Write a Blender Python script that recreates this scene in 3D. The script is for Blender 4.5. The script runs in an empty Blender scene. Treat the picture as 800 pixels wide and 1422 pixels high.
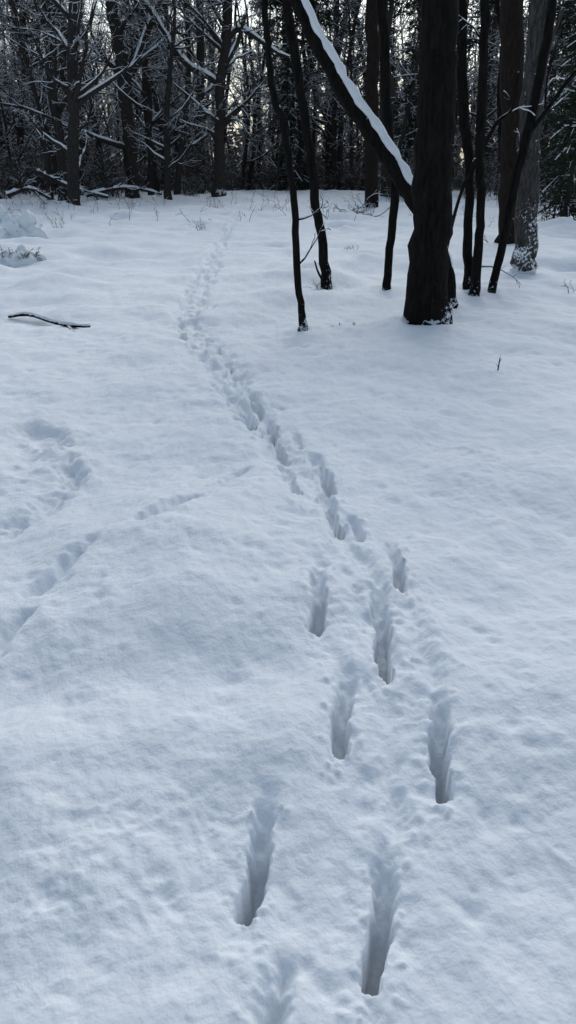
import bpy, math, random, time
import numpy as np
from mathutils import Vector
T0=time.time()
R=np.random.default_rng(7)
# ---------------------------------------------------------------- camera model (phone held at 1.6 m, tilted down)
CAMH=1.6; PITCH=math.radians(25.3); F=1027.0
cp,sp=math.cos(PITCH),math.sin(PITCH)
def ray(u,v):
    a=(u-400)/F; b=(711-v)/F
    return np.array([a, cp+b*sp, -sp+b*cp])
def G(u,v):            # ground position back-projected from an image pixel through the camera model
    d=ray(u,v); t=-CAMH/d[2]
    return np.array([d[0]*t,d[1]*t])
def P(u,v,Y):          # point standing at distance Y
    d=ray(u,v); t=Y/d[1]
    return np.array([d[0]*t,Y,CAMH+d[2]*t]), t/F
# ---------------------------------------------------------------- noise
_perm=np.random.default_rng(3).permutation(256); _perm=np.concatenate([_perm,_perm,_perm])
_ga=np.random.default_rng(5).uniform(0,2*np.pi,256); _gx,_gy=np.cos(_ga),np.sin(_ga)
def perlin(x,y,s=0):
    x=np.asarray(x,float)+s*17.31; y=np.asarray(y,float)+s*9.77
    x,y=x*0.8+y*0.6,-x*0.6+y*0.8
    xi=np.floor(x).astype(int); yi=np.floor(y).astype(int)
    xf=x-xi; yf=y-yi
    u=xf*xf*xf*(xf*(xf*6-15)+10); w=yf*yf*yf*(yf*(yf*6-15)+10)
    def g(ix,iy,fx,fy):
        h=_perm[_perm[ix&255]+(iy&255)]&255
        return _gx[h]*fx+_gy[h]*fy
    a=g(xi,yi,xf,yf); b=g(xi+1,yi,xf-1,yf); c=g(xi,yi+1,xf,yf-1); d=g(xi+1,yi+1,xf-1,yf-1)
    return ((a+(b-a)*u)+((c+(d-c)*u)-(a+(b-a)*u))*w)*1.5
def sst(a,b,x):
    t=np.clip((x-a)/(b-a),0,1); return t*t*(3-2*t)
TRUNKS=[]
def H0(x,y):
    x=np.asarray(x,float); y=np.asarray(y,float)
    h=0.05*perlin(x/2.6,y/2.6,1)+0.040*perlin(x/0.85,y/0.85,2)
    far=sst(4,14,y)
    h=h+far*(0.11*perlin(x/2.4,y/1.9,3)+0.06*perlin(x/0.9,y/0.8,4))
    # long swells in front of the viewer
    yy=y-0.25*(x+0.4)
    h=h+0.16*np.exp(-((x+0.42)/0.55)**2)*sst(1.95,2.45,yy)*(1-sst(2.7,4.2,yy))
    h=h+0.09*np.exp(-((x-1.0)/0.45)**2)*sst(1.3,1.7,y)*(1-sst(1.9,3.0,y))
    h=h+0.07*np.exp(-((x+0.80)/0.35)**2-((y-1.62)/0.22)**2)
    h=h+0.05*np.exp(-((x+0.1)/0.3)**2-((y-1.75)/0.22)**2)
    # the wood lies a little lower than the clearing
    h=h-0.04*np.maximum(0,y-50)*(1-sst(125,135,y))-3.2*sst(125,135,y)
    return h
# ---------------------------------------------------------------- mesh builder
class MB:
    def __init__(s): s.v=[]; s.f=[]; s.m=[]; s.n=0
    def tube(s,pts,rad,n,mat,lump=0.0,rng=R):
        pts=np.asarray(pts,float); k=len(pts); rad=np.asarray(rad,float)
        tg=np.gradient(pts,axis=0); tg/=np.linalg.norm(tg,axis=1)[:,None]+1e-9
        t=tg[0]; ref=np.array([1,0,0]) if abs(t[0])<0.8 else np.array([0,1,0])
        nn=np.cross(t,ref); nn/=np.linalg.norm(nn)
        N=np.zeros((k,3))
        for i in range(k):
            nn=nn-tg[i]*np.dot(nn,tg[i]); nn/=np.linalg.norm(nn)+1e-9; N[i]=nn
        B=np.cross(tg,N)
        a=np.arange(n)*2*np.pi/n
        rr=rad[:,None]*np.ones((1,n))
        if lump: rr=rr*(1+lump*rng.normal(size=(k,n)))
        ring=pts[:,None,:]+rr[:,:,None]*(np.cos(a)[None,:,None]*N[:,None,:]+np.sin(a)[None,:,None]*B[:,None,:])
        b=s.n; s.v.append(ring.reshape(-1,3)); s.n+=k*n
        i=np.arange(k-1)[:,None]*n; j=np.arange(n)[None,:]; j2=(j+1)%n
        q=np.stack([b+i+j,b+i+j2,b+i+n+j2,b+i+n+j],-1).reshape(-1,4)
        s.f.extend(q.tolist()); s.m.extend([mat]*len(q))
        s.f.append([b+x for x in range(n)][::-1]); s.f.append([b+(k-1)*n+x for x in range(n)]); s.m.extend([mat,mat])
    def snow(s,pts,rad,mat=1,amt=1.0,n=5,rng=R,mn=0.008,lump=0.15,solid=False):
        pts=np.asarray(pts,float); rad=np.asarray(rad,float)
        tg=np.gradient(pts,axis=0); tg/=np.linalg.norm(tg,axis=1)[:,None]+1e-9
        up=np.array([0,0,1.0])-tg*tg[:,2:3]
        w=np.linalg.norm(up,axis=1); up/=w[:,None]+1e-6
        k=sst(0.35,0.75,w)*(rng.random(len(w))>0.22)
        if solid: k=sst(0.15,0.5,w)
        if k.max()<0.05: return
        sr=np.maximum(rad*0.85,mn)*amt*k*rng.uniform(0.75,1.15,len(w))
        s.tube(pts+up*(rad*0.7*k)[:,None]+np.array([0,0,1])*(sr*0.35)[:,None],sr+0.0005,n,mat,lump,rng)
    def quads(s,cs,size,mat,rng=R,aspect=0.5,droop=None):
        cs=np.asarray(cs,float); n=len(cs)
        a=rng.normal(size=(n,3)); 
        if droop is not None: a=a*0.5+droop
        a/=np.linalg.norm(a,axis=1)[:,None]
        b=np.cross(a,rng.normal(size=(n,3))); b/=np.linalg.norm(b,axis=1)[:,None]+1e-9
        sz=(np.ones(n)*size*rng.uniform(0.6,1.4,n))[:,None]
        a=a*sz; b=b*sz*aspect
        V=np.stack([cs-a,cs+b*0.8,cs+a,cs-b*0.8],1).reshape(-1,3)
        base=s.n; s.v.append(V); s.n+=4*n
        q=(base+np.arange(4*n).reshape(-1,4)).tolist()
        s.f.extend(q); s.m.extend([mat]*n)
    def mesh(s,name,mats,smooth=True):
        me=bpy.data.meshes.new(name); V=np.concatenate(s.v)
        me.from_pydata(V.tolist(),[],s.f)
        for m in mats: me.materials.append(m)
        me.polygons.foreach_set("material_index",s.m)
        me.polygons.foreach_set("use_smooth",[smooth]*len(s.f))
        me.update(); return me
def obj(name,me,parent=None,loc=(0,0,0)):
    o=bpy.data.objects.new(name,me); bpy.context.scene.collection.objects.link(o)
    o.location=loc
    if parent: o.parent=parent
    return o
# ---------------------------------------------------------------- materials
def newmat(name):
    m=bpy.data.materials.new(name); m.use_nodes=True
    nt=m.node_tree; b=nt.nodes["Principled BSDF"]; return m,nt,b
def N(nt,t,**k):
    n=nt.nodes.new(t)
    for a,v in k.items(): setattr(n,a,v)
    return n
def ramp(nt,src,stops):
    r=N(nt,"ShaderNodeValToRGB"); e=r.color_ramp.elements
    while len(e)<len(stops): e.new(0.5)
    for i,(p,c) in enumerate(stops): e[i].position=p; e[i].color=(*c,1)
    nt.links.new(src,r.inputs[0]); return r.outputs[0]
def mix(nt,f,a,b):
    m=N(nt,"ShaderNodeMix",data_type='RGBA')
    nt.links.new(f,m.inputs[0])
    for i,x in ((6,a),(7,b)):
        if isinstance(x,tuple): m.inputs[i].default_value=(*x,1)
        else: nt.links.new(x,m.inputs[i])
    return m.outputs[2]
def noise(nt,vec,scale,detail=3,rough=0.5):
    n=N(nt,"ShaderNodeTexNoise"); n.inputs["Scale"].default_value=scale
    n.inputs["Detail"].default_value=detail; n.inputs["Roughness"].default_value=rough
    if vec is not None: nt.links.new(vec,n.inputs["Vector"])
    return n.outputs[0]
def math_(nt,op,a,b):
    m=N(nt,"ShaderNodeMath",operation=op)
    for i,x in ((0,a),(1,b)):
        if isinstance(x,(int,float)): m.inputs[i].default_value=x
        else: nt.links.new(x,m.inputs[i])
    return m.outputs[0]
# ground snow
snowG,nt,b=newmat("snow_ground")
geo=N(nt,"ShaderNodeNewGeometry"); pos=geo.outputs["Position"]
n1=noise(nt,pos,85,1,0.6); n2=noise(nt,pos,34,2,0.5); n3=noise(nt,pos,9,2,0.5)
hsum=math_(nt,'ADD',math_(nt,'MULTIPLY',n1,0.24),math_(nt,'ADD',math_(nt,'MULTIPLY',n2,0.7),math_(nt,'MULTIPLY',n3,1.0)))
bp=N(nt,"ShaderNodeBump"); bp.inputs["Strength"].default_value=0.7; bp.inputs["Distance"].default_value=0.011
nt.links.new(hsum,bp.inputs["Height"]); nt.links.new(bp.outputs[0],b.inputs["Normal"])
att=N(nt,"ShaderNodeAttribute",attribute_name="litter_shade")
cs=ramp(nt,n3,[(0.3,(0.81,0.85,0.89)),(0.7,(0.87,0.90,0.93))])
litter_shade_col=ramp(nt,n2,[(0.35,(0.07,0.07,0.07)),(0.65,(0.30,0.32,0.34))])  # litter in the print bottoms, greyed to paint in the shadow there
nt.links.new(mix(nt,att.outputs["Fac"],cs,litter_shade_col),b.inputs["Base Color"])
b.inputs["Roughness"].default_value=0.8; b.inputs["Specular IOR Level"].default_value=0.15
# snow on branches
snowT,nt,b=newmat("snow_on_branch")
b.inputs["Base Color"].default_value=(0.82,0.86,0.89,1); b.inputs["Roughness"].default_value=0.8
b.inputs["Specular IOR Level"].default_value=0.1
def bark(name,c1,c2,fleck=0.0,base_h=0.0,bumpd=0.02,basek=0.22):
    m,nt,b=newmat(name)
    tc=N(nt,"ShaderNodeTexCoord"); mp=N(nt,"ShaderNodeMapping"); mp.inputs["Scale"].default_value=(1,1,0.18)
    nt.links.new(tc.outputs["Object"],mp.inputs[0])
    a=noise(nt,mp.outputs[0],28,4,0.65)
    col=ramp(nt,a,[(0.3,c1),(0.7,c2)])
    geo=N(nt,"ShaderNodeNewGeometry"); sx=N(nt,"ShaderNodeSeparateXYZ"); nt.links.new(geo.outputs["Normal"],sx.inputs[0])
    sn=noise(nt,tc.outputs["Object"],22,4,0.75)
    # snow caught on upward facing bark + wind-plastered flecks
    k=math_(nt,'ADD',math_(nt,'MULTIPLY',sx.outputs[2],0.50),math_(nt,'MULTIPLY',sn,0.95))
    k=math_(nt,'ADD',k,fleck)
    if base_h>0:
        px=N(nt,"ShaderNodeSeparateXYZ"); nt.links.new(geo.outputs["Position"],px.inputs[0])
        g=math_(nt,'MAXIMUM',math_(nt,'SUBTRACT',base_h,px.outputs[2]),0.0)
        k=math_(nt,'ADD',k,math_(nt,'MULTIPLY',g,basek/base_h))
    fac=ramp(nt,k,[(0.74,(0,0,0)),(0.80,(1,1,1))])
    nt.links.new(mix(nt,fac,col,(0.8,0.83,0.87)),b.inputs["Base Color"])
    b.inputs["Roughness"].default_value=0.95; b.inputs["Specular IOR Level"].default_value=0.1
    bp=N(nt,"ShaderNodeBump"); bp.inputs["Strength"].default_value=1.0; bp.inputs["Distance"].default_value=bumpd
    nt.links.new(a,bp.inputs["Height"]); nt.links.new(bp.outputs[0],b.inputs["Normal"])
    return m
barkD=bark("bark_dark",(0.003,0.003,0.003),(0.018,0.015,0.013),-0.04,0.50,0.035,0.24)
barkF=bark("bark_forest",(0.018,0.016,0.015),(0.055,0.047,0.043),-0.02)  # distant bark, lightened so its colour stands in for haze
barkP=bark("bark_pine",(0.008,0.006,0.006),(0.030,0.022,0.018),-0.02)
barkB=bark("bark_birch_snowy",(0.016,0.015,0.014),(0.09,0.085,0.082),0.09,1.5,0.025,0.16)
def leafmat(name,c1,c2,c3,sn):
    m,nt,b=newmat(name)
    geo=N(nt,"ShaderNodeNewGeometry"); pos=geo.outputs["Position"]
    c=ramp(nt,noise(nt,pos,0.9,3),[(0.3,c1),(0.6,c2),(0.85,c3)])
    f=ramp(nt,noise(nt,pos,2.3,4,0.8),[(sn,(0,0,0)),(sn+0.06,(1,1,1))])
    nt.links.new(mix(nt,f,c,(0.5,0.53,0.56)),b.inputs["Base Color"]); b.inputs["Roughness"].default_value=0.9; b.inputs["Specular IOR Level"].default_value=0.1
    return m
needle=leafmat("conifer_needles",(0.014,0.022,0.015),(0.028,0.038,0.024),(0.045,0.055,0.035),0.70)
farleaf=leafmat("far_canopy",(0.05,0.052,0.052),(0.075,0.077,0.079),(0.11,0.112,0.116),0.68)  # haze of the far wood painted in as a paler grey
grassM,nt,b=newmat("dead_grass"); b.inputs["Base Color"].default_value=(0.07,0.052,0.032,1); b.inputs["Roughness"].default_value=0.9
shrubM,nt,b=newmat("brown_twigs"); b.inputs["Base Color"].default_value=(0.045,0.034,0.028,1); b.inputs["Roughness"].default_value=0.9
MATS=[barkF,snowT,needle]
# ---------------------------------------------------------------- tree growth
def unit(v): return v/(np.linalg.norm(v)+1e-9)
SEG=[9,7,5,4]; SIDES=[10,6,4,3]; WIG=[0.05,0.16,0.22,0.28]; TROP=[0.04,0.05,0.05,0.03]
def grow(mb,p0,d,L,r,lvl,maxl,ch,rng,snow=1.0,minr=0.006,mat=0,ang=(0.6,1.15)):
    n=SEG[lvl]; pts=[p0]; dd=unit(d)
    for i in range(n):
        dd=unit(dd+rng.normal(size=3)*WIG[lvl]+np.array([0,0,TROP[lvl]])); pts.append(pts[-1]+dd*L/n)
    pts=np.array(pts); t=np.linspace(0,1,n+1)
    rad=np.maximum(r*(1-0.82*t),minr)
    mb.tube(pts,rad,SIDES[lvl],mat,0.05,rng)
    if snow>0 and (lvl<3 or rng.random()<0.6): mb.snow(pts,rad,1,snow,4 if lvl>1 else 5,rng)
    if lvl<maxl: spawn(mb,pts,rad,L,lvl,maxl,ch,rng,snow,minr,mat,0.2,ang)
def spawn(mb,pts,rad,L,lvl,maxl,ch,rng,snow,minr,mat,t0=0.2,ang=(0.6,1.15),lf=0.5):
    for c in range(ch[lvl]):
        t=rng.uniform(t0,1.0)*(len(pts)-1); i=min(int(t),len(pts)-2); f=t-i
        p=pts[i]*(1-f)+pts[i+1]*f; r=rad[i]*(1-f)+rad[i+1]*f
        ax=unit(pts[i+1]-pts[i]); q=unit(np.cross(ax,rng.normal(size=3))); a=rng.uniform(*ang)
        d=ax*math.cos(a)+q*math.sin(a)
        grow(mb,p,d,L*lf*rng.uniform(0.55,1.15)*(1.15-0.5*t/len(pts)),max(r*rng.uniform(0.35,0.6),minr),lvl+1,maxl,ch,rng,snow,minr,mat,ang)
def oak_mesh(name,seed,H=15,r=0.2,ch=(20,7,5),t0=0.14,ang=(0.8,1.35),minr=0.009):
    rng=np.random.default_rng(seed); mb=MB(); n=12
    pts=[np.array([0,0,-0.4])]; d=np.array([rng.normal()*0.05,rng.normal()*0.05,1])
    for i in range(n):
        d=unit(d+rng.normal(size=3)*np.array([0.07,0.07,0])); pts.append(pts[-1]+d*H/n)
    pts=np.array(pts); t=np.linspace(0,1,n+1); rad=r*(1-0.8*t)*(1+0.35*np.exp(-t*18))
    mb.tube(pts,rad,9,0,0.03,rng)
    spawn(mb,pts,rad,H,0,3,ch,rng,0.7,minr,0,t0,ang,0.28)
    return mb.mesh(name,MATS)
def pine_mesh(name,seed,H=17,r=0.18,crown=0.5):
    rng=np.random.default_rng(seed); mb=MB(); n=10
    pts=np.array([[rng.normal()*0.06*i**0.5,rng.normal()*0.06*i**0.5,-0.4+H*i/n] for i in range(n+1)])
    t=np.linspace(0,1,n+1); rad=r*(1-0.75*t)
    mb.tube(pts,rad,9,0,0.02,rng)
    for i in range(46):   # dead side twigs + crown limbs
        z=rng.uniform(0.12,1)*H; k=z/H; a=rng.uniform(0,6.283)
        L=(rng.uniform(0.4,1.4) if k<crown else rng.uniform(1.2,2.6)*(1.25-k))
        p=np.array([0,0,z])+pts[min(int(k*n),n)]*np.array([1,1,0])
        d=np.array([math.cos(a),math.sin(a),rng.uniform(-0.2,0.35)])
        e=p+unit(d)*L+np.array([0,0,-0.1*L]); m=(p+e)/2+rng.normal(size=3)*0.08
        mb.tube([p,m,e],[0.03,0.02,0.009],4,0); mb.snow([p,m,e],[0.03,0.02,0.01],1,1,4,rng)
        if k>crown:
            cs=p+(e-p)*rng.uniform(0.3,1.1,(60,1))+rng.normal(size=(60,3))*np.array([0.32,0.32,0.16])
            mb.quads(cs,0.17,2,rng,0.4)
    return mb.mesh(name,MATS)
def spruce_mesh(name,seed,H=8,W=1.7):
    rng=np.random.default_rng(seed); mb=MB()
    pts=np.array([[0,0,-0.3],[0.02,0,H*0.5],[0,0,H]]); mb.tube(pts,[0.1,0.06,0.01],7,0)
    for i in range(150):
        k=rng.uniform(0.03,0.98)**1.1; z=k*H; a=rng.uniform(0,6.283); L=W*(1-k)**0.8*rng.uniform(0.6,1.1)+0.1
        o=np.array([math.cos(a),math.sin(a),0]); p=np.array([0,0,z]); e=p+o*L+np.array([0,0,-0.28*L]); m=p+o*L*0.5+np.array([0,0,0.02])
        q=np.array([p,m,e]); mb.tube(q,[0.02,0.014,0.006],3,0)
        n=int(28*L+8); s=rng.uniform(0.1,1.05,n)
        c=p+(e-p)*s[:,None]+rng.normal(size=(n,3))*np.array([0.10,0.10,0.05])-np.array([0,0,0.05])
        mb.quads(c,0.10,2,rng,0.3,np.array([0,0,-0.5])+o*0.6)
        if rng.random()<0.25: mb.snow(q,[0.05,0.045,0.03],1,0.7,5,rng)
    return mb.mesh(name,MATS)
def shrub_mesh(name,seed,H=2.0,n=26):
    rng=np.random.default_rng(seed); mb=MB()
    for i in range(n):
        a=rng.uniform(0,6.283); o=rng.uniform(0,0.6)
        grow(mb,np.array([math.cos(a)*o,math.sin(a)*o,-0.1]),np.array([rng.normal()*0.35,rng.normal()*0.35,1]),H*rng.uniform(0.5,1.1),0.016,1,3,(0,5,4),rng,0.5,0.009)
    return mb.mesh(name,[shrubM,snowT])
oaks=[oak_mesh("oak%d"%i,20+i,R.uniform(12,16),R.uniform(0.12,0.2)) for i in range(5)]
poles=[oak_mesh("pole%d"%i,40+i,R.uniform(9,13),R.uniform(0.06,0.09),(18,5,3),0.12,(0.5,1.1)) for i in range(3)]
pines=[pine_mesh("pine%d"%i,60+i) for i in range(3)]
spruces=[spruce_mesh("spruce%d"%i,80+i,7+i*1.5) for i in range(2)]
shrubs=[shrub_mesh("shrub%d"%i,90+i) for i in range(3)]
print("variants",time.time()-T0)
# ---------------------------------------------------------------- distant forest (one mass)
def empty(name):
    e=bpy.data.objects.new(name,None); bpy.context.scene.collection.objects.link(e); return e
forest=empty("distant_forest"); under=empty("forest_undergrowth")
def inst(me,parent,x,y,s,nm,rng=R):
    o=obj(nm,me,parent,(x,y,float(H0(x,y))-0.03)); o.rotation_euler=(rng.normal()*0.03,rng.normal()*0.03,rng.uniform(0,6.283)); o.scale=(s,s,s*rng.uniform(0.9,1.15)); return o
cnt=0; placed=[]
for tr in range(9000):
    if cnt>=430: break
    y=34+ (R.random()**0.8)*70; x=R.uniform(-1,1)*(0.48*y+6)
    u=x/y
    if u<-0.06: ymin=36
    elif u<0.12: ymin=50
    else: ymin=38
    if y<ymin: continue
    if -0.09<u<-0.03 and R.random()<0.6: continue
    md=1.7 if y>50 else 2.4
    if any((x-a)**2+(y-b_)**2<md*md for a,b_ in placed): continue
    placed.append((x,y)); cnt+=1
    q=R.random()
    if u<0.0: me= oaks[R.integers(5)] if q<0.5 else (poles[R.integers(3)] if q<0.85 else pines[R.integers(3)])
    else: me= oaks[R.integers(5)] if q<0.35 else (poles[R.integers(3)] if q<0.6 else (pines[R.integers(3)] if q<0.90 else spruces[R.integers(2)]))
    inst(me,forest,x,y,R.uniform(0.8,1.2),"tree")
for i in range(300):
    y=R.uniform(37,75); x=R.uniform(-1,1)*(0.48*y+6)
    if -0.1<x/y<0.15 and y<52: continue
    inst(shrubs[R.integers(3)],under,x,y,R.uniform(0.5,1.4),"shrub")
# far canopy mass behind
mb=MB(); n=90000
x=R.uniform(-95,95,n); y=R.uniform(108,140,n); z=-4+R.random(n)**0.9*26
gap=1.1*np.exp(-((x+7.5)/4)**2-((z-12)/5)**2)+0.6*np.exp(-((x-11)/3)**2-((z-17)/4)**2)+0.5*np.exp(-((x+24)/8)**2-((z-18)/5)**2)
keep=(perlin(x/3.2,z/4.5,11)+0.5*perlin(x/1.1,z/1.3,12))>(-0.42+0.080*np.maximum(z-3,0)+gap)
mb.quads(np.stack([x,y,z],1)[keep],0.42,0,R,0.7)
for i in range(160):
    xx=R.uniform(-90,90); yy=R.uniform(105,125); mb.tube([[xx,yy,-5],[xx+R.normal()*0.5,yy,8],[xx+R.normal()*0.8,yy,20]],[0.22,0.17,0.06],6,1)
obj("canopy_backdrop",mb.mesh("far_canopy",[farleaf,barkF]),forest)
print("forest",time.time()-T0)
# ---------------------------------------------------------------- individually recognisable trees
def catmull(p,m=5):
    p=np.asarray(p,float); q=np.vstack([2*p[0]-p[1],p,2*p[-1]-p[-2]]); out=[]
    for i in range(1,len(q)-2):
        for t in np.linspace(0,1,m,endpoint=False):
            a,b_,c,d=q[i-1],q[i],q[i+1],q[i+2]
            out.append(0.5*((2*b_)+(-a+c)*t+(2*a-5*b_+4*c-d)*t*t+(-a+3*b_-3*c+d)*t**3))
    out.append(q[-2]); return np.array(out)
def tree(name,prof,mat,seed,ext=7,sides=12,limbs=6,lowtwigs=4,flare=0.25,extra=(),snow=0.0,Y=None,lean=0.0,lump=0.02,limbfrom=0.55,ch=(0,6,4),limbL=2.6,exch=7):
    """prof: list of (u,v,w) image-pixel points from the base up."""
    rng=np.random.default_rng(seed); mb=MB()
    if Y is None: Y=G(prof[0][0],prof[0][1])[1]
    pts=[];rad=[]
    for i,(u,v,w) in enumerate(prof):
        p,s=P(u,v,Y+lean*i); pts.append(p); rad.append(w*0.5*s)
    d=unit(pts[-1]-pts[-2]); 
    r=rad[-1]
    for i in range(4):
        d=unit(d+np.array([0,0,0.15])+rng.normal(size=3)*0.08); pts.append(pts[-1]+d*ext/4); rad.append(r*(0.85-0.2*i))
    # bury the foot
    pts.insert(0,pts[0]+np.array([0,0,-0.15])+(pts[0]-pts[1])*0.02); rad.insert(0,rad[0]*1.1)
    n0=len(pts); A=catmull(pts,5); rr=np.interp(np.linspace(0,n0-1,len(A)),np.arange(n0),rad)
    hz=np.clip(A[:,2]-pts[1][2],0,None); rr=rr*(1+flare*np.exp(-hz/0.18))
    jit=rng.normal(size=A.shape)*rr[:,None]*0.12; jit[:, 2]=0; A=A+jit
    mb.tube(A,rr,sides,0,lump,rng)
    if snow: mb.snow(A+np.array([0.012,-0.012,0.01]),rr,1,snow,10,rng,lump=0.05,solid=True)
    TRUNKS.append((pts[1][0],pts[1][1],rad[1]))
    L=ext+3
    spawn(mb,A,rr,L,0,3,(limbs,)+ch[1:]+(0,),rng,0.85,0.006,0,limbfrom,(0.7,1.3),limbL/L)
    # thin low twigs
    for c in range(lowtwigs):
        i=rng.integers(int(len(A)*0.12),int(len(A)*0.6)); a=rng.uniform(0,6.283)
        grow(mb,A[i],np.array([math.cos(a),math.sin(a)*0.6,rng.uniform(0.1,1.2)]),rng.uniform(0.3,1.1),0.012,2,3,(0,0,3),rng,0.6,0.004)
    for ex in extra:
        q=[];rq=[]
        for j,(u,v,w) in enumerate(ex):
            p,s=P(u,v,Y-0.12*j); q.append(p); rq.append(w*0.5*s)
        A2=catmull(q,4); r2=np.interp(np.linspace(0,len(q)-1,len(A2)),np.arange(len(q)),rq)
        mb.tube(A2,r2,7,0,0.05,rng)
        if exch>3: mb.snow(A2,r2,1,1.0,6,rng,solid=True)
        spawn(mb,A2,r2,2.0,1,3,(0,exch,4),rng,1.0,0.005,0,0.2,(0.5,1.1),0.5)
    o=obj(name,mb.mesh(name,[mat,snowT])); return o
# main dark trunk
tree("oak_tree",[(590,456,60),(592,400,55),(600,300,54),(603,200,53),(607,100,52),(612,0,50)],barkD,1,ext=9,sides=40,limbs=9,lowtwigs=0,flare=0.18,limbfrom=0.75,lump=0.018)
# slim stems left of it
tree("birch_sapling",[(421,460,11),(419,430,9),(412,370,10),(410,290,10),(401,225,10),(394,175,11),(379,130,10),(372,60,9),(367,0,9)],barkD,2,ext=4,sides=10,limbs=4,lowtwigs=2,flare=0.35,limbfrom=0.75,limbL=1.0)
tree("rowan_tree",[(454,398,13),(449,340,13),(440,290,13),(430,210,13),(418,130,13),(407,60,14),(398,0,14)],barkD,3,ext=5,sides=10,limbs=5,lowtwigs=0,flare=0.3,limbfrom=0.78,limbL=1.2,extra=[[(452,396,4),(442,378,3),(437,362,2)]],exch=0)
# leaning trunk carrying a ridge of snow
tree("leaning_tree",[(626,417,15),(618,360,17),(596,310,19),(573,277,20),(540,222,21),(505,172,21),(470,118,20),(440,62,18),(410,-2,17)],barkD,4,ext=4,sides=14,limbs=4,lowtwigs=0,flare=0.15,limbfrom=0.8,snow=0.9,Y=9.3,limbL=1.2)
tree("alder_stem",[(537,403,10),(542,345,11),(548,280,12),(546,235,13),(539,170,14),(534,80,14),(529,0,14)],barkD,5,ext=5,sides=10,limbs=4,lowtwigs=0,limbfrom=0.75,limbL=1.2)
tree("pine_tree",[(516,290,19),(516,200,18),(517,100,18),(518,0,18)],barkP,6,ext=8,sides=14,limbs=7,lowtwigs=5,flare=0.1)
tree("pine_tree",[(537,276,15),(536,180,14),(534,80,14),(533,0,13)],barkF,7,ext=8,sides=12,limbs=6,lowtwigs=5,flare=0.1)
# right-hand multi-stem group
tree("alder_tree",[(650,404,13),(650,340,13),(651,270,12),(652,225,13),(645,175,15),(641,90,15),(640,0,14)],barkD,8,ext=5,sides=10,limbs=5,lowtwigs=1,limbfrom=0.76,limbL=1.4,extra=[[(652,245,5),(672,205,5),(690,170,5),(712,150,4),(720,100,3)]],exch=1)
tree("alder_tree",[(659,409,13),(664,350,13),(668,290,12),(666,220,13),(670,130,13),(673,0,13)],barkD,9,ext=5,sides=10,limbs=5,lowtwigs=1,limbfrom=0.76,limbL=1.4,extra=[[(620,345,5),(632,295,5),(645,255,4),(660,220,4)]],exch=0)
tree("alder_tree",[(682,407,10),(693,360,11),(706,300,12),(717,245,13),(732,190,13),(746,120,13),(768,0,13)],barkD,10,ext=5,sides=10,limbs=5,lowtwigs=1,limbfrom=0.76,limbL=1.4,extra=[[(735,185,7),(765,145,6),(790,110,5),(812,85,4)]],exch=1)
tree("pine_tree",[(708,338,34),(710,250,32),(711,150,32),(712,0,31)],barkP,11,ext=9,sides=20,limbs=8,lowtwigs=3,flare=0.15)
tree("birch_tree",[(727,378,32),(729,330,31),(733,260,30),(736,180,30),(743,90,30),(752,0,31)],barkB,12,ext=8,sides=24,limbs=8,lowtwigs=2,flare=0.12,extra=[[(740,150,6),(752,110,6),(765,60,5),(783,10,5)]],exch=1)
tree("beech_sapling",[(700,332,6),(699,250,7),(693,150,7),(698,60,7),(690,0,6)],barkD,13,ext=4,limbs=4,lowtwigs=4)
# trees at the left edge of the wood
O=dict(limbs=26,lowtwigs=10,limbfrom=0.22,ch=(0,7,4),limbL=3.6)
tree("oak_tree",[(101,287,18),(102,230,16),(101,120,15),(103,0,14)],barkF,21,ext=8,**O)
tree("oak_tree",[(90,272,14),(84,215,12),(74,130,13),(67,60,12),(62,0,12)],barkF,22,ext=8,Y=36,**O)
tree("oak_tree",[(186,274,18),(181,210,17),(173,120,18),(163,50,17),(153,0,16)],barkF,23,ext=8,extra=[[(173,120,9),(190,85,8),(205,45,8),(222,0,7)]],**O)
tree("oak_tree",[(217,268,11),(207,190,11),(203,120,10),(200,0,9)],barkF,24,ext=8,**O)
tree("oak_tree",[(279,268,12),(277,180,11),(279,90,11),(277,0,10)],barkF,25,ext=8,**O)
tree("oak_tree",[(304,266,17),(305,190,14),(306,120,14),(313,70,15),(316,0,14)],barkF,26,ext=8,Y=40,
     extra=[[(305,118,7),(285,104,8),(262,92,8),(240,66,8),(218,30,7),(196,-4,6)],[(314,60,7),(330,40,7),(352,50,6),(380,70,5),(402,80,4)],[(308,100,6),(330,60,6),(340,20,5)]],**O)
tree("oak_tree",[(32,262,9),(28,180,9),(36,90,8),(30,0,8)],barkF,27,ext=7,**O)
tree("oak_tree",[(466,262,8),(464,180,8),(468,0,7)],barkF,28,ext=7,**O)
tree("oak_tree",[(240,262,8),(232,180,8),(236,80,7),(228,0,7)],barkF,29,ext=7,**O)
for (u,v,Y,k) in ((790,262,24,0),(562,262,44,1),(590,262,52,0),(778,262,34,1)):
    p,_=P(u,v,Y); o=obj("spruce_tree",spruces[k],None,(p[0],Y,float(H0(p[0],Y)))); o.rotation_euler[2]=R.uniform(0,6)
print("trees",time.time()-T0)
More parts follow.
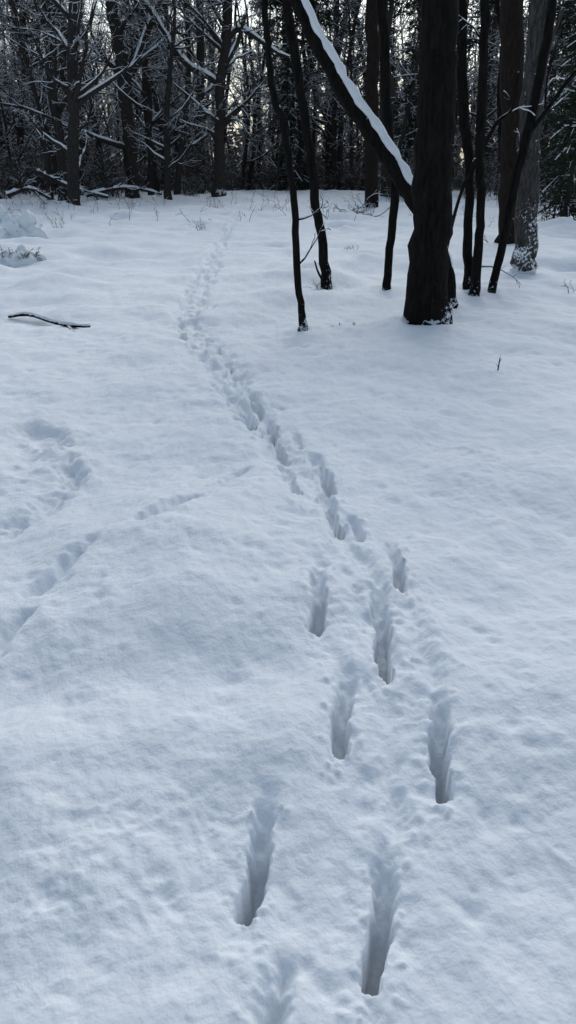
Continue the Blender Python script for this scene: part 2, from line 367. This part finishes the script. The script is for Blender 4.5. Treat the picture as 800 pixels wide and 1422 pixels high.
# ---------------------------------------------------------------- snow ground with tracks
def axis_y():
    a=[-40,-25,-15,-9,-5,-3,-2,-1.2,-0.6,-0.2,0.1,0.35,0.5,0.62,0.7]; y=0.7
    while y<320: y+=max(0.0048,0.0046*y) if y<9 else (0.0065*y if y<60 else 0.03*y); a.append(y)
    return np.array(a)
def axis_x():
    a=[0.0]; x=0.0
    while x<160: x+=0.0052 if x<0.7 else 0.0052+0.013*(x-0.7); a.append(x)
    a=np.array(a); return np.concatenate([-a[:0:-1],a])
X=axis_x(); Yg=axis_y(); nx,ny=len(X),len(Yg); print("grid",nx,ny)
XX,YY=np.meshgrid(X,Yg)
Z=H0(XX,YY); litter_shade=np.zeros_like(Z)
near=1-sst(8,20,YY)
wx=XX+0.03*perlin(XX/0.15,YY/0.15,61); wy=YY+0.03*perlin(XX/0.15,YY/0.15,62)
Z+=near*(0.024*perlin(wx/0.34,wy/0.34,5)+0.009*perlin(wx/0.13,wy/0.13,6)+0.0038*perlin(wx/0.05,wy/0.05,7)+0.0016*perlin(XX/0.022,YY/0.022,8))
lum=sst(0.0,0.7,perlin(XX/0.8,YY/0.8,9)); q=perlin(wx/0.055,wy/0.055,10); Z+=near*lum*0.008*(1-np.abs(q)*2)*0.6
Z+=(1-near)*0.025*perlin(XX/0.35,YY/0.3,15)
def win(x0,x1,y0,y1):
    i0,i1=np.searchsorted(X,[x0,x1]); j0,j1=np.searchsorted(Yg,[y0,y1]); return slice(j0,j1),slice(i0,i1)
def track(a,b,w,dfar,dnear,wall=0.008,rim=0.003,power=1.1,dirt=0.0,seed=0,soft=False,rag=0.009,endf=(-0.1,0.15,0.85,1.15)):
    """a: far end, b: near end (metres)"""
    a=np.array(a);b=np.array(b); m=w+0.14
    s=win(min(a[0],b[0])-m,max(a[0],b[0])+m,min(a[1],b[1])-m,max(a[1],b[1])+m)
    x,y=XX[s],YY[s]
    if x.size==0: return
    ab=b-a; L2=(ab**2).sum(); Ln=math.sqrt(L2)
    al=((x-a[0])*ab[0]+(y-a[1])*ab[1])/Ln; ac=((x-a[0])*-ab[1]+(y-a[1])*ab[0])/Ln
    ac=ac+0.2*w*np.sin(al*20+seed)+rag*perlin(x/0.06,y/0.06,20+seed)+0.7*rag*perlin(x/0.024,y/0.024,21+seed)
    al=al+rag*0.9*perlin(x/0.04,y/0.04,23+seed)
    t=np.clip(al/Ln,0,1)
    ww=w*(1.05-0.28*t) if not soft else w*(0.8+0.3*np.sin(np.pi*t))
    over=np.maximum(al-(Ln-ww),0); under_=np.maximum(-(al-ww*0.6),0)
    sd=np.hypot(np.hypot(ac,over),under_)-ww
    dep=dfar+(dnear-dfar)*sst(0,0.9,t)**power
    wl=wall*(2.6-1.7*t)+ (wall if soft else 0)
    k=1-sst(-wl,wl*0.25,sd)
    if soft: fade=sst(endf[0],endf[1],al/Ln)*(1-sst(endf[2],endf[3],al/Ln))
    else: fade=sst(-0.15,0.25,al/Ln)
    # gently slumped shoulder around the opening
    sh=np.exp(-np.maximum(sd,0)/0.02)*0.013*(0.4+0.9*np.clip(perlin(x/0.04,y/0.04,36+seed),-0.4,1))
    r=rim*np.exp(-((sd-0.03)/0.022)**2)*(0.4+1.8*np.clip(perlin(x/0.035,y/0.035,30+seed),0,1))
    Z[s]+= (-dep*k + r - sh*(dnear>0.055) + (0.006*k*(1-t)*perlin(x/0.03,y/0.03,39) if not soft else 0))*fade
    if dirt>0: litter_shade[s]=np.maximum(litter_shade[s],dirt*sst(0.72,0.95,t)*sst(0.6,0.95,k)*sst(-0.5,0.2,perlin(x/0.015,y/0.015,44)))  # litter flecks and painted shadow at the deep near end
def tp(u0,v0,u1,v1,wpx,df,dn,**k):
    a=G(u0,v0); b=G(u1,v1); vm=(v0+v1)/2; q=G((u0+u1)/2,vm); dep=q[1]*cp+CAMH*sp
    track(a,b,wpx*0.5*dep/F,df,dn,**k)
def crumbs(cx,cy,rad,n,amp=0.012,seed=0):
    rg=np.random.default_rng(900+seed)
    for i in range(n):
        x,y=cx+rg.normal()*rad,cy+rg.normal()*rad; r=rg.uniform(0.005,0.013)*(1+0.15*cy); s=win(x-3*r,x+3*r,y-3*r,y+3*r)
        Z[s]+=amp*rg.uniform(0.3,1)*np.exp(-(((XX[s]-x)**2+(YY[s]-y)**2)/(r*r))**1.5)
# churned snow along the line of prints
def band(pts,w,amp,depth,seed):
    for i in range(len(pts)-1):
        a,b_=np.array(pts[i]),np.array(pts[i+1]); m=3*w
        s=win(min(a[0],b_[0])-m,max(a[0],b_[0])+m,min(a[1],b_[1])-m,max(a[1],b_[1])+m); x,y=XX[s],YY[s]
        if x.size==0: continue
        ab=b_-a; t=((x-a[0])*ab[0]+(y-a[1])*ab[1])/(ab**2).sum()
        ac=np.abs((x-a[0])*-ab[1]+(y-a[1])*ab[0])/np.linalg.norm(ab)
        ww=w*(1+0.5*perlin(x/0.3,y/0.3,seed))
        k=np.exp(-(ac/ww)**4)*((t>=0)&(t<1))
        sc_=1+0.06*y
        Z[s]+=k*(amp*perlin(x/(0.09*sc_),y/(0.09*sc_),seed+1)+0.5*amp*perlin(x/(0.04*sc_),y/(0.04*sc_),seed+2)-depth)
band([G(575,1010),G(560,930),G(515,830),G(455,720)],0.10,0.013,0.012,71)
band([G(455,720),G(420,665),G(372,600)],0.12,0.018,0.022,72)
main=[(376,1098,340,1268,33,0.015,0.20),(541,1160,518,1360,35,0.02,0.22),(605,962,616,1108,28,0.015,0.20),(482,940,469,1056,30,0.015,0.18),
(526,815,534,955,26,0.03,0.22),(444,800,440,892,22,0.02,0.18),(542,760,558,832,20,0.03,0.16),(450,690,469,756,20,0.05,0.14),(394,648,413,702,19,0.04,0.13),
(433,632,463,690,20,0.04,0.14),(362,566,384,606,16,0.04,0.12),(374,598,399,643,17,0.04,0.12),(338,560,352,592,13,0.03,0.10),(345,535,362,568,14,0.03,0.10),(488,728,500,762,16,0.03,0.08),(408,600,418,625,13,0.03,0.07)]
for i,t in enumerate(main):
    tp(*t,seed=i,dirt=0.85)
    q=G(t[2],t[3]+12); crumbs(q[0],q[1]-0.01,0.03,9,0.010,i)
    for e in range(3):
        f=(e+0.5)/3; q=G(t[0]+(t[2]-t[0])*f,t[1]+(t[3]-t[1])*f); w_=t[4]*0.5*(q[1]*cp+CAMH*sp)/F
        for sg in (-1,1): crumbs(q[0]+sg*(w_+0.012),q[1],0.014,4,0.008,100+i*6+e*2+sg)
# drag marks between prints
for t in [(538,950,548,1165,36,0.015,0.03),(563,830,603,970,34,0.015,0.03),(519,1366,526,1480,24,0.03,0.03),(402,1322,366,1440,44,0.06,0.12),
          (468,752,527,825,36,0.035,0.035),(560,835,578,930,36,0.015,0.015),(618,1112,596,1190,24,0.012,0.012),(440,894,480,950,22,0.012,0.014),(470,765,445,805,26,0.02,0.02),(575,1000,620,1060,60,0.012,0.015),(340,1272,300,1320,26,0.01,0.012)]:
    tp(*t,wall=0.02,rim=0.004,soft=True,rag=0.012)
# older, drifted-in track crossing from the left
for t in [(138,762,36,840,32,0.065,0.08),(278,706,193,756,30,0.06,0.075),(345,650,288,692,24,0.05,0.065),(38,860,-20,930,34,0.065,0.075)]:
    tp(*t,wall=0.020,rim=0.004,seed=5,soft=True,rag=0.010)
for t in [(92,630,104,672,34,0.07,0.09),(30,585,92,612,50,0.05,0.07),(95,676,-10,748,50,0.05,0.06),(60,610,30,660,50,0.04,0.04),
          (56,1236,84,1264,44,0.025,0.03),(125,592,60,640,40,0.03,0.03),(10,640,60,600,50,0.03,0.03)]:
    tp(*t,wall=0.035,rim=0.006,seed=5,soft=True,rag=0.025)
# trail running away through the clearing
path=[(372,600),(350,565),(330,535),(305,505),(285,480),(264,460),(262,438),(270,416),(280,396),(290,372),(298,350),(312,322),(326,300),(335,285)]
pg=np.array([G(*p) for p in path]); side=1; rg=np.random.default_rng(77)
band(pg,0.17,0.045,0.035,73)
for i in range(len(pg)-1):
    a,b_=pg[i],pg[i+1]; L=np.linalg.norm(b_-a); d=(b_-a)/L; nrm=np.array([-d[1],d[0]]); m=max(1,int(L/0.19))
    for j in range(m):
        side=-side; c=a+d*L*(j+0.5)/m+nrm*(0.10*side+rg.normal()*0.06)+d*rg.normal()*0.05
        l=rg.uniform(0.06,0.13); w=rg.uniform(0.025,0.045)*(1+0.02*c[1])
        track(c+d*l,c-d*l,w,0.04,rg.uniform(0.06,0.10),wall=0.014+0.003*c[1],rim=0.015,seed=int(rg.integers(9)),rag=0.02)
# pits where clumps dropped from the branches
for i in range(3000):
    y=rg.uniform(1.0,12); x=rg.uniform(-0.5,0.5)*y*0.95; 
    if perlin(np.array(x/1.1),np.array(y/1.1),51)<0.0 and rg.random()<0.7: continue
    r=rg.uniform(0.008,0.03)*(1+0.06*y); s=win(x-3*r,x+3*r,y-3*r,y+3*r)
    Z[s]-=rg.uniform(0.15,0.45)*r*np.exp(-(((XX[s]-x)**2+(YY[s]-y)**2)/(r*r))) 
for i in range(600):   # snowed-in heather hummocks further out
    y=6+rg.random()**0.8*38; x=rg.uniform(-0.5,0.5)*y*1.1; r=rg.uniform(0.15,0.5); e=rg.uniform(1,2.6)
    if np.min(np.hypot(pg[:,0]-x,(pg[:,1]-y)*0.5))<0.5+r: continue
    s=win(x-3*r*e,x+3*r*e,y-3*r,y+3*r); sg=1 if rg.random()<0.55 else -0.9
    Z[s]+=sg*rg.uniform(0.04,0.13)*sst(5,13,y)*np.exp(-(((XX[s]-x)/e)**2+(YY[s]-y)**2)/(r*r))
for (x,y,r) in TRUNKS:
    s=win(x-1.5,x+1.5,y-1.5,y+1.5); d=np.hypot(XX[s]-x,YY[s]-y)
    Z[s]+=0.07*np.exp(-((d-r)/0.30)**2)*np.minimum(1,r*6)-0.03*np.exp(-((d-r)/0.05)**2)
V=np.stack([XX,YY,Z],-1).reshape(-1,3)
j=np.arange(ny-1)[:,None]*nx; i=np.arange(nx-1)[None,:]
Q=np.stack([j+i,j+i+1,j+i+1+nx,j+i+nx],-1).reshape(-1,4)
me=bpy.data.meshes.new("snow_ground"); me.vertices.add(len(V)); me.vertices.foreach_set("co",V.ravel())
me.loops.add(Q.size); me.loops.foreach_set("vertex_index",Q.ravel().astype(np.int32))
me.polygons.add(len(Q)); me.polygons.foreach_set("loop_start",np.arange(0,Q.size,4,dtype=np.int32))
me.polygons.foreach_set("use_smooth",np.ones(len(Q),bool))
me.update(calc_edges=True)
at=me.attributes.new("litter_shade",'FLOAT','POINT'); at.data.foreach_set("value",litter_shade.ravel())
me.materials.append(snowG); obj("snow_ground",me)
def gz(x,y):
    jj=min(np.searchsorted(Yg,y),ny-1); ii=min(np.searchsorted(X,x),nx-1); return float(Z[jj,ii])
print("ground",time.time()-T0)
# ---------------------------------------------------------------- small things
def on(u,v,h=0.0):
    g=G(u,v); return np.array([g[0],g[1],gz(g[0],g[1])+h])
mb=MB()
A=catmull([on(12,438,0.02),on(34,440,0.06),on(52,443,0.05),on(75,449,0.04),on(98,456,0.03),on(125,458,0.02)],5); rr=np.linspace(0.024,0.030,len(A)); rr[:3]*=0.8; rr[-4:]*=0.7
mb.tube(A,rr,8,0,0.08); mb.snow(A[12:],rr[12:]*0.8,1,0.6,6)
B=[on(94,455,0.03),on(103,463,-0.01)]; mb.tube(B,[0.018,0.012],6,0)
obj("fallen_branch",mb.mesh("fallen_branch",[barkD,snowT]))
def mound(name,u,v,w,h,seed,tw=8,twl=1.0):
    rng=np.random.default_rng(seed); c=on(u,v,-0.02); mb=MB(); nu,nv=48,20; vs=[]
    for jv in range(nv+1):
        ph=jv/nv*math.pi/2*1.15
        for iu in range(nu):
            a=iu/nu*2*math.pi; r=math.cos(ph-0.26)
            px,py,pz=math.cos(a)*r,math.sin(a)*r,math.sin(ph-0.26)
            k=1+0.40*float(perlin(px*1.6+seed,py*1.6+pz,2))+0.18*float(perlin(px*4,py*4+pz*4,3))
            vs.append([c[0]+px*w*k,c[1]+py*w*0.7*k,c[2]+pz*h*k])
    mb.v.append(np.array(vs)); mb.n+=len(vs)
    for jv in range(nv):
        for iu in range(nu):
            a=jv*nu+iu; b_=jv*nu+(iu+1)%nu; mb.f.append([a,b_,b_+nu,a+nu]); mb.m.append(1)
    mb.f.append([nv*nu+i for i in range(nu)]); mb.m.append(1)
    for i in range(tw):
        a=rng.uniform(0,6.283); p=c+np.array([math.cos(a)*w*0.8,-abs(math.sin(a))*w*0.55,h*rng.uniform(0.1,0.6)])
        grow(mb,p,np.array([math.cos(a)*0.8,-0.5,rng.uniform(0.0,1.2)]),rng.uniform(0.08,0.22)*twl,0.005,2,3,(0,0,3),rng,0.0,0.003)
    return obj(name,mb.mesh(name,[grassM,snowT]))
mound("snow_covered_shrub",34,328,0.56,0.50,3,14)
mound("snow_covered_shrub",-2,310,0.40,0.48,8,6)
mound("snow_covered_grass_tussock",32,364,0.34,0.22,5,50,0.8)
mb=MB(); p=on(690,524,-0.03); mb.tube([p,p+[0.004,0,0.08],p+[0.008,0,0.165]],[0.006,0.005,0.003],6,0); mb.tube([p+[0.003,0,0.06],p+[-0.02,0,0.085]],[0.004,0.002],5,0); mb.tube([p+[0.005,0,0.10],p+[0.022,0,0.13]],[0.003,0.002],5,0)
obj("twig",mb.mesh("twig",[barkD]))
mb=MB(); rg=np.random.default_rng(5)
for i in range(26):
    p=on(rg.uniform(472,528),rg.uniform(289,302),0.02); d=np.array([rg.choice([-1,1])*1.0,rg.normal()*0.3,rg.uniform(-0.05,0.5)])
    grow(mb,p,d,rg.uniform(0.3,1.1),0.018,2,3,(0,0,4),rg,1.0,0.006)
obj("brush_pile",mb.mesh("brush_pile",[barkD,snowT]))
mb=MB()   # dead stalks poking through the snow
for (u,v,n,h) in [(80,318,12,0.35),(278,318,14,0.35),(485,350,7,0.12),(797,405,4,0.25),(440,402,5,0.2),(468,456,3,0.05),(492,456,3,0.05),(300,292,14,0.4),(180,290,18,0.5),(60,295,14,0.5),(650,300,14,0.4),(760,310,14,0.4),(795,290,12,0.4)]:
    for i in range(n):
        p=on(u+rg.normal()*4,v+rg.normal()*1.0,-0.02)
        grow(mb,p,np.array([rg.normal()*0.35,rg.normal()*0.35,1]),h*rg.uniform(0.5,1.1),0.004,2,3,(0,0,3),rg,0.5,0.0025)
for i in range(300):
    y=rg.uniform(22,48); x=rg.uniform(-0.5,0.5)*y*1.1; p=np.array([x,y,gz(x,y)-0.02])
    grow(mb,p,np.array([rg.normal()*0.4,rg.normal()*0.4,1]),rg.uniform(0.15,0.7),0.007,2,3,(0,0,4),rg,0.6,0.004)
obj("dead_undergrowth_stalks",mb.mesh("stalks",[grassM,snowT]))
# fallen logs at the wood's edge
def log(us,r,Y,seed):
    mb=MB(); q=[P(u,v,Y+i*0.3)[0] for i,(u,v) in enumerate(us)]; A=catmull(q,5); rr=np.linspace(r,r*0.6,len(A)); mb.tube(A,rr,9,0,0.05); mb.snow(A,rr,1,1.0,6)
    spawn(mb,A,rr,3.0,1,3,(0,9,4),np.random.default_rng(seed),1.0,0.006,0,0.2,(0.5,1.1),0.4)
    obj("fallen_log",mb.mesh("fallen_log",[barkF,snowT]))
log([(52,238),(75,250),(105,262),(150,274)],0.11,35,1); log([(120,272),(160,262),(190,262),(225,270)],0.09,38,2); log([(10,272),(40,262),(70,276)],0.10,33,3)
# ---------------------------------------------------------------- sky, sun, camera
sc=bpy.context.scene
w=bpy.data.worlds.new("World"); sc.world=w; w.use_nodes=True; nt=w.node_tree; bg=nt.nodes["Background"]
SE,SR=math.radians(38),math.radians(12)
sky=nt.nodes.new("ShaderNodeTexSky"); sky.sky_type='NISHITA'; sky.sun_disc=False; sky.sun_elevation=SE; sky.sun_rotation=SR; sky.dust_density=3; sky.air_density=1.0; sky.ozone_density=1.5
hs=nt.nodes.new("ShaderNodeHueSaturation"); hs.inputs["Saturation"].default_value=0.62
tint=nt.nodes.new("ShaderNodeMix"); tint.data_type='RGBA'; tint.blend_type='MULTIPLY'; tint.inputs[0].default_value=1.0; tint.inputs[7].default_value=(0.92,1.0,1.03,1)
nt.links.new(sky.outputs[0],hs.inputs["Color"]); nt.links.new(hs.outputs[0],tint.inputs[6]); nt.links.new(tint.outputs[2],bg.inputs[0]); bg.inputs[1].default_value=0.140
sd=bpy.data.lights.new("sun",'SUN'); sd.energy=0.6; sd.angle=math.radians(35); sd.color=(1.0,0.99,0.98)
so=bpy.data.objects.new("sun",sd); sc.collection.objects.link(so)
dirv=Vector((math.sin(SR)*math.cos(SE),math.cos(SR)*math.cos(SE),math.sin(SE))); so.rotation_euler=dirv.to_track_quat('Z','Y').to_euler(); so.location=(0,0,30)
cd=bpy.data.cameras.new("camera"); co=bpy.data.objects.new("camera",cd); sc.collection.objects.link(co)
cd.sensor_fit='VERTICAL'; cd.sensor_height=36; cd.lens=26; cd.clip_end=1000; cd.clip_start=0.05
co.location=(0,0,CAMH); co.rotation_euler=(math.radians(90)-PITCH,0,0); sc.camera=co
sc.view_settings.view_transform='Standard'; sc.view_settings.look='None'; sc.view_settings.exposure=0
print("done",time.time()-T0)
